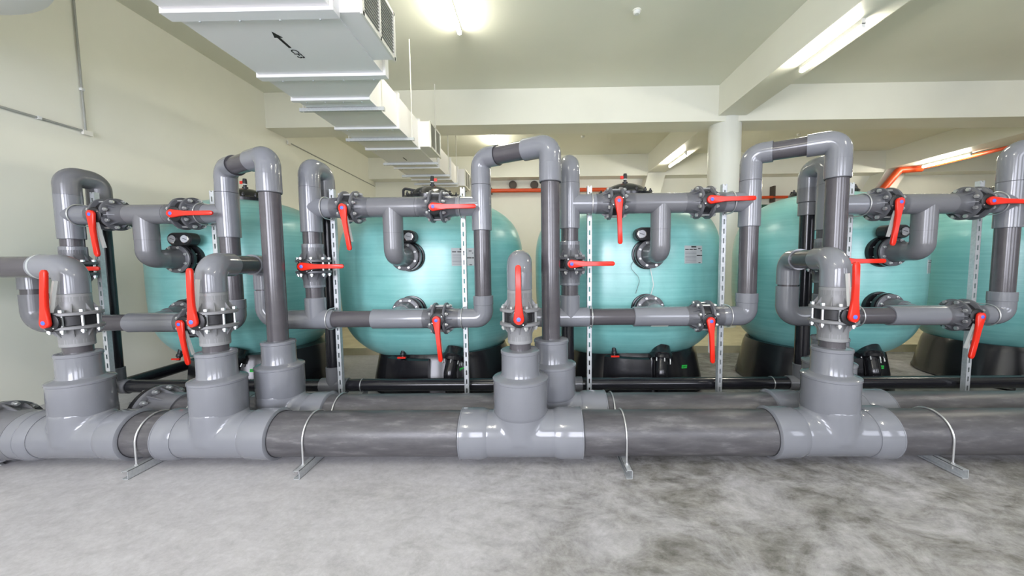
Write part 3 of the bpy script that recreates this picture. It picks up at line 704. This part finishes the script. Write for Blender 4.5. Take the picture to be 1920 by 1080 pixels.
    m = MB().sweep([(xd, BY, zl+0.27), (xd, BY, zl), (xl-0.12, BY, zl)], RF-0.001, 36, 0.12, 10); B(m, 'loop_elbow', 'fit2' if i == 0 else 'fit')

# ------------------------------------------------------------------ big headers on the floor
HR, HZ = 0.1575, 0.207
def big_tee_mesh():
    m = MB().cyl((-0.27, 0, 0), (0.27, 0, 0), 0.166, 64)
    m.cyl((0, 0, -0.02), (0, 0, 0.21), 0.178, 64)
    o = m.build('tee_source', 'fit'); md = o.modifiers.new('r', 'REMESH'); md.mode = 'VOXEL'; md.voxel_size = 0.0095; md.use_smooth_shade = True
    s = o.modifiers.new('s', 'SMOOTH'); s.factor = 0.7; s.iterations = 26
    bpy.context.view_layer.update(); dg = bpy.context.evaluated_depsgraph_get()
    me = bpy.data.meshes.new_from_object(o.evaluated_get(dg)); bpy.data.objects.remove(o); me.name = 'tee_body'
    me.polygons.foreach_set('use_smooth', [True]*len(me.polygons)); me.materials.clear(); me.materials.append(M['fit'])
    return me
TEE = big_tee_mesh()
def big_tee(t, O, x, y, xa, xb, front, q=1.0):
    o = bpy.data.objects.new('tee', TEE); COL.objects.link(o); o.parent = t; o.location = (x-O[0], y-O[1], HZ-O[2]); o.scale = (0.5+0.5*q, 1, 1)
    R = 0.182
    for a, b in ((xa, x-0.235), (x+0.235, xb)):
        s = -1 if a < x else 1
        L = b-a
        pr = [(R-0.012, 0), (R, 0.008), (R, 0.014), (R-0.003, 0.016), (R-0.003, L-0.04), (0.166, L)] if s < 0 else [(0.166, 0), (R-0.003, 0.04), (R-0.003, L-0.016), (R, L-0.014), (R, L-0.008), (R-0.012, L)]
        MB().lathe((a-O[0], y-O[1], HZ-O[2]), (1, 0, 0), pr, 56).build('run_socket', 'fit', o if False else t)
    z = 0.0
    red = MB().lathe((x, y, 0), (0, 0, 1), [(0.178, 0.355), (0.196, 0.385), (0.195, 0.604), (0.200, 0.608), (0.200, 0.622), (0.193, 0.628), (0.165, 0.634), (0.142, 0.645), (0.136, 0.662), (0.135, 0.798), (0.140, 0.802), (0.140, 0.818), (0.134, 0.824), (0.105, 0.828), (0.09, 0.828)], 56)
    red.v = [(x+(p[0]-x)*q, y+(p[1]-y)*q, p[2]) for p in red.v]
    rb = red.build('reducer', 'fit', t, off=O)
    if front:
        MB().cyl((x, y, 0.81), (x, y, 0.90), RP+0.001, 32).build('nipple', 'pipe', t, off=O)
        m = MB(); socket(m, (x, y, 0.872), (x, y, 1.063-0.12), RF); m.build('socket', 'adapt', t, off=O)
def end_flange(t, O, x, y, blank=False):
    m = MB().lathe((x, y, HZ), (1, 0, 0), [(0.232, 0), (0.240, 0.005), (0.240, 0.03), (0.232, 0.035), (0.195, 0.037), (0.178, 0.12), (0.174, 0.24)], 56)
    for k in range(12):
        a = 2*PI*k/12
        c, s = math.cos(a), math.sin(a)
        m.prism([(x+0.035, y+0.175*c-0.004*s, HZ+0.175*s+0.004*c), (x+0.035, y+0.228*c-0.004*s, HZ+0.228*s+0.004*c), (x+0.16, y+0.172*c-0.004*s, HZ+0.172*s+0.004*c)], (0, 0.008*s, -0.008*c))
    f = m.build('end_flange', 'fit2', t, off=O)
    MB().lathe((x-0.035, y, HZ), (1, 0, 0), [(0.232, 0), (0.238, 0.004), (0.238, 0.03), (0.232, 0.034)], 56).build('blank_plate', 'blackmat', t, off=O)
    for k in range(12):
        a = PI/12+2*PI*k/12
        MB().lathe((x-0.05, y+0.216*math.cos(a), HZ+0.216*math.sin(a)), (1, 0, 0), [(0.018, 0), (0.018, 0.014), (0.010, 0.014), (0.010, 0.085), (0.020, 0.085), (0.020, 0.105), (0.011, 0.106), (0.011, 0.125)], 6).build('bolt', 'bolt', f, off=O)
# front header (its end flange is larger than the pipe and stands clear of the floor on the channels)
O = (-4.0, 2.57, 0.0); FH = thing('header_pipe', O, 'large grey header pipe on the floor in front, with four stepped risers', 'pipework')
FT = [(-3.335, -3.66, -2.92), (-2.32, -2.69, -1.88), (-0.116, -0.553, 0.325), (2.09, 1.65, 2.48)]
for (x, a, b), q in zip(FT, (0.87, 0.88, 1.0, 0.88)): big_tee(FH, O, x, 2.57, a, b, True, q)
end_flange(FH, O, -3.98, 2.57)
segs = [(-2.93, -2.68), (-1.89, -0.54), (0.315, 1.66), (2.47, 8.4)]
for a, b in segs: MB().cyl((a, 2.57, HZ), (b, 2.57, HZ), HR, 64).build('pipe_section', 'header', FH, off=O)
MB().cyl((-3.75, 2.57, HZ), (-3.64, 2.57, HZ), 0.172, 56).build('pipe_section', 'fit', FH, off=O)
mk = Marks()
for x, a, b in FT:
    ringmark(mk, (b+0.002, 2.57, HZ), (1, 0, 0), HR+0.004); ringmark(mk, (a-0.002, 2.57, HZ), (1, 0, 0), HR+0.004)
build_marks(mk, FH, O)
# rear header
O = (-3.1, 2.92, 0.0); RH = thing('header_pipe', O, 'large grey header pipe on the floor behind the front one, bolted left end', 'pipework')
RT = [(-2.115, -2.46, -1.705), (0.12, -0.30, 0.565), (2.355, 1.88, 2.80)]
for (x, a, b), q in zip(RT, (0.89, 1.0, 0.9)): big_tee(RH, O, x, 2.92, a, b, False, q)
end_flange(RH, O, -3.16, 2.92)
for a, b in [(-2.93, -2.45), (-1.715, -0.29), (0.555, 1.89), (2.79, 8.4)]: MB().cyl((a, 2.92, HZ), (b, 2.92, HZ), HR, 64).build('pipe_section', 'header', RH, off=O)

# floor channels with U-bolts over both headers
def channel(x, label):
    t = thing('floor_channel', (x, 2.9, 0), label, 'pipe support', 'steel channels under the header pipes')
    y0, y1 = 2.33-2.9, 0.42; w, h, th = 0.041, 0.060, 0.003
    m = MB(); m.bx(-w/2, w/2, y0, y1, h-th, h); m.bx(-w/2, w/2, y0, y1, 0, th); m.bx(w/2-th, w/2, y0, y1, 0, h)
    m.bx(-w/2, -w/2+th, y0, y1, h-0.010, h); m.bx(-w/2, -w/2+th, y0, y1, 0, 0.010)
    m.build('channel', 'steel', t)
    for yc in (2.57-2.9, 0.02):
        r = HR+0.007
        pts = [(0, yc-r, h-0.035)] + [(0, yc-r*math.cos(a), HZ+r*math.sin(a)) for a in [PI*k/20 for k in range(21)]] + [(0, yc+r, h-0.035)]
        u = MB().sweep(pts, 0.006, 10, 0.01, 1).build('u_bolt', 'bolt', t)
        n = MB()
        for s in (-1, 1): n.cyl((0, yc+s*r, h), (0, yc+s*r, h+0.01), 0.011, 6)
        n.build('nut', 'bolt', u)
    return t
channel(-2.79+0.0, 'steel channel under the header pipes between the first two risers')
channel(-1.62, 'steel channel under the header pipes just right of the second riser')
channel(0.61, 'steel channel under the header pipes right of the middle riser')
channel(2.80, 'steel channel under the header pipes right of the rightmost riser')

# black drain line behind
O = (-4.15, 3.5, 0.0); t = thing('drain_line', O, 'black drain pipe running low along the floor behind the headers, grey tees on it', 'pipework')
DZ_ = 0.25
xs = [XLs[0], XLs[1], XLs[2], XLs[3], 4.95]
m = MB().cyl((xs[0], 3.5, DZ_), (8.4, 3.5, DZ_), 0.061, 28).build('pipe', 'black', t, off=O)
for k, x in enumerate(xs):
    m = MB(); socket(m, (x-(0.0 if k == 0 else 0.13), 3.5, DZ_), (x+0.14, 3.5, DZ_), 0.072)
    socket(m, (x, 3.5, DZ_), (x, 3.5, DZ_+0.19), 0.072)
    m.build('tee', 'fit2', t, off=O)
MB().cyl((xs[0], 3.5, DZ_), (xs[0]-0.02, 6.2, DZ_+0.02), 0.061, 24).build('pipe', 'black', t, off=O)
for x in (-1.72, 2.28, 4.72):
    MB().lathe((x-0.004, 3.5, DZ_), (1, 0, 0), [(0.0615, 0), (0.066, 0.0), (0.066, 0.008), (0.0615, 0.008)], 28).build('clamp', 'bolt', t, off=O)
for x in (-3.4, -1.72, 0.4, 2.28, 4.72): MB().bx(x-0.02, x+0.02, 3.44, 3.56, 0, DZ_-0.06).build('foot', 'steel', t, off=O)
MB().cyl((4.95, 3.5, DZ_+0.1), (4.95, 3.5, 2.0), 0.061, 24).build('black_riser', 'black', t, off=O)

# ------------------------------------------------------------------ slotted struts
def make_strut():
    t = thing('slotted_strut', (0, 0, 0), '', 'strut', 'slotted steel struts behind the pipe banks')
    h, w, th = 2.13, 0.043, 0.003; sw_, sh, pitch = 0.013, 0.045, 0.0865
    m = MB(); y = 0
    m.bx(-w/2, -sw_/2, y, y+th, 0, h); m.bx(sw_/2, w/2, y, y+th, 0, h)
    z = 0.0; k = 0
    while z < h:
        z1 = min(h, z+pitch-sh); m.bx(-sw_/2, sw_/2, y, y+th, z, z1); z += pitch
    m.bx(-w/2, -w/2+th, y, y+0.041, 0, h); m.bx(w/2-th, w/2, y, y+0.041, 0, h)
    m.bx(-w/2, -w/2+0.011, y+0.038, y+0.041, 0, h); m.bx(w/2-0.011, w/2, y+0.038, y+0.041, 0, h)
    m.build('channel', 'steel', t)
    MB().bx(-0.06, 0.06, -0.04, 0.08, 0, 0.006).build('base_plate', 'steel', t)
    return t
def pipe_clamp(t, z):
    r = RF+0.006; yc = BY-3.365
    pts = [(0, 0.02, z+r)] + [(0, yc-r*math.sin(a), z+r*math.cos(a)) for a in [PI*k/20 for k in range(21)]] + [(0, 0.02, z-r)]
    u = MB().sweep(pts, 0.005, 10, 0.01, 1).build('u_bolt', 'bolt', t)
    n = MB()
    for s in (-1, 1): n.cyl((0, -0.012, z+s*r), (0, -0.002, z+s*r), 0.010, 6)
    n.build('nut', 'bolt', u)
SX = [-4.1, -2.98, -1.868, -0.663, 0.496, 1.715, 2.85, 4.0]
slab = ['slotted strut beside the black riser at the left wall', 'slotted strut left of the tall pipe in front of the first tank',
        'slotted strut between the first and second tanks', 'slotted strut in front of the data plate of the second tank',
        'slotted strut in front of the left part of the third tank', 'slotted strut between the third and fourth tanks, before the column',
        'slotted strut just right of the tall pipe in front of the fourth tank', 'slotted strut nearest the right edge, showing its dark open side']
sp0 = make_strut()
struts = [sp0]+[copy_tree(sp0) for _ in SX[1:]]
for k, (o, x) in enumerate(zip(struts, SX)):
    o.location = (x, 3.365, 0); o['label'] = slab[k]
    i = k//2; pipe_clamp(o, BZU[i]); pipe_clamp(o, BZL[i])

print('objects', len(bpy.data.objects))
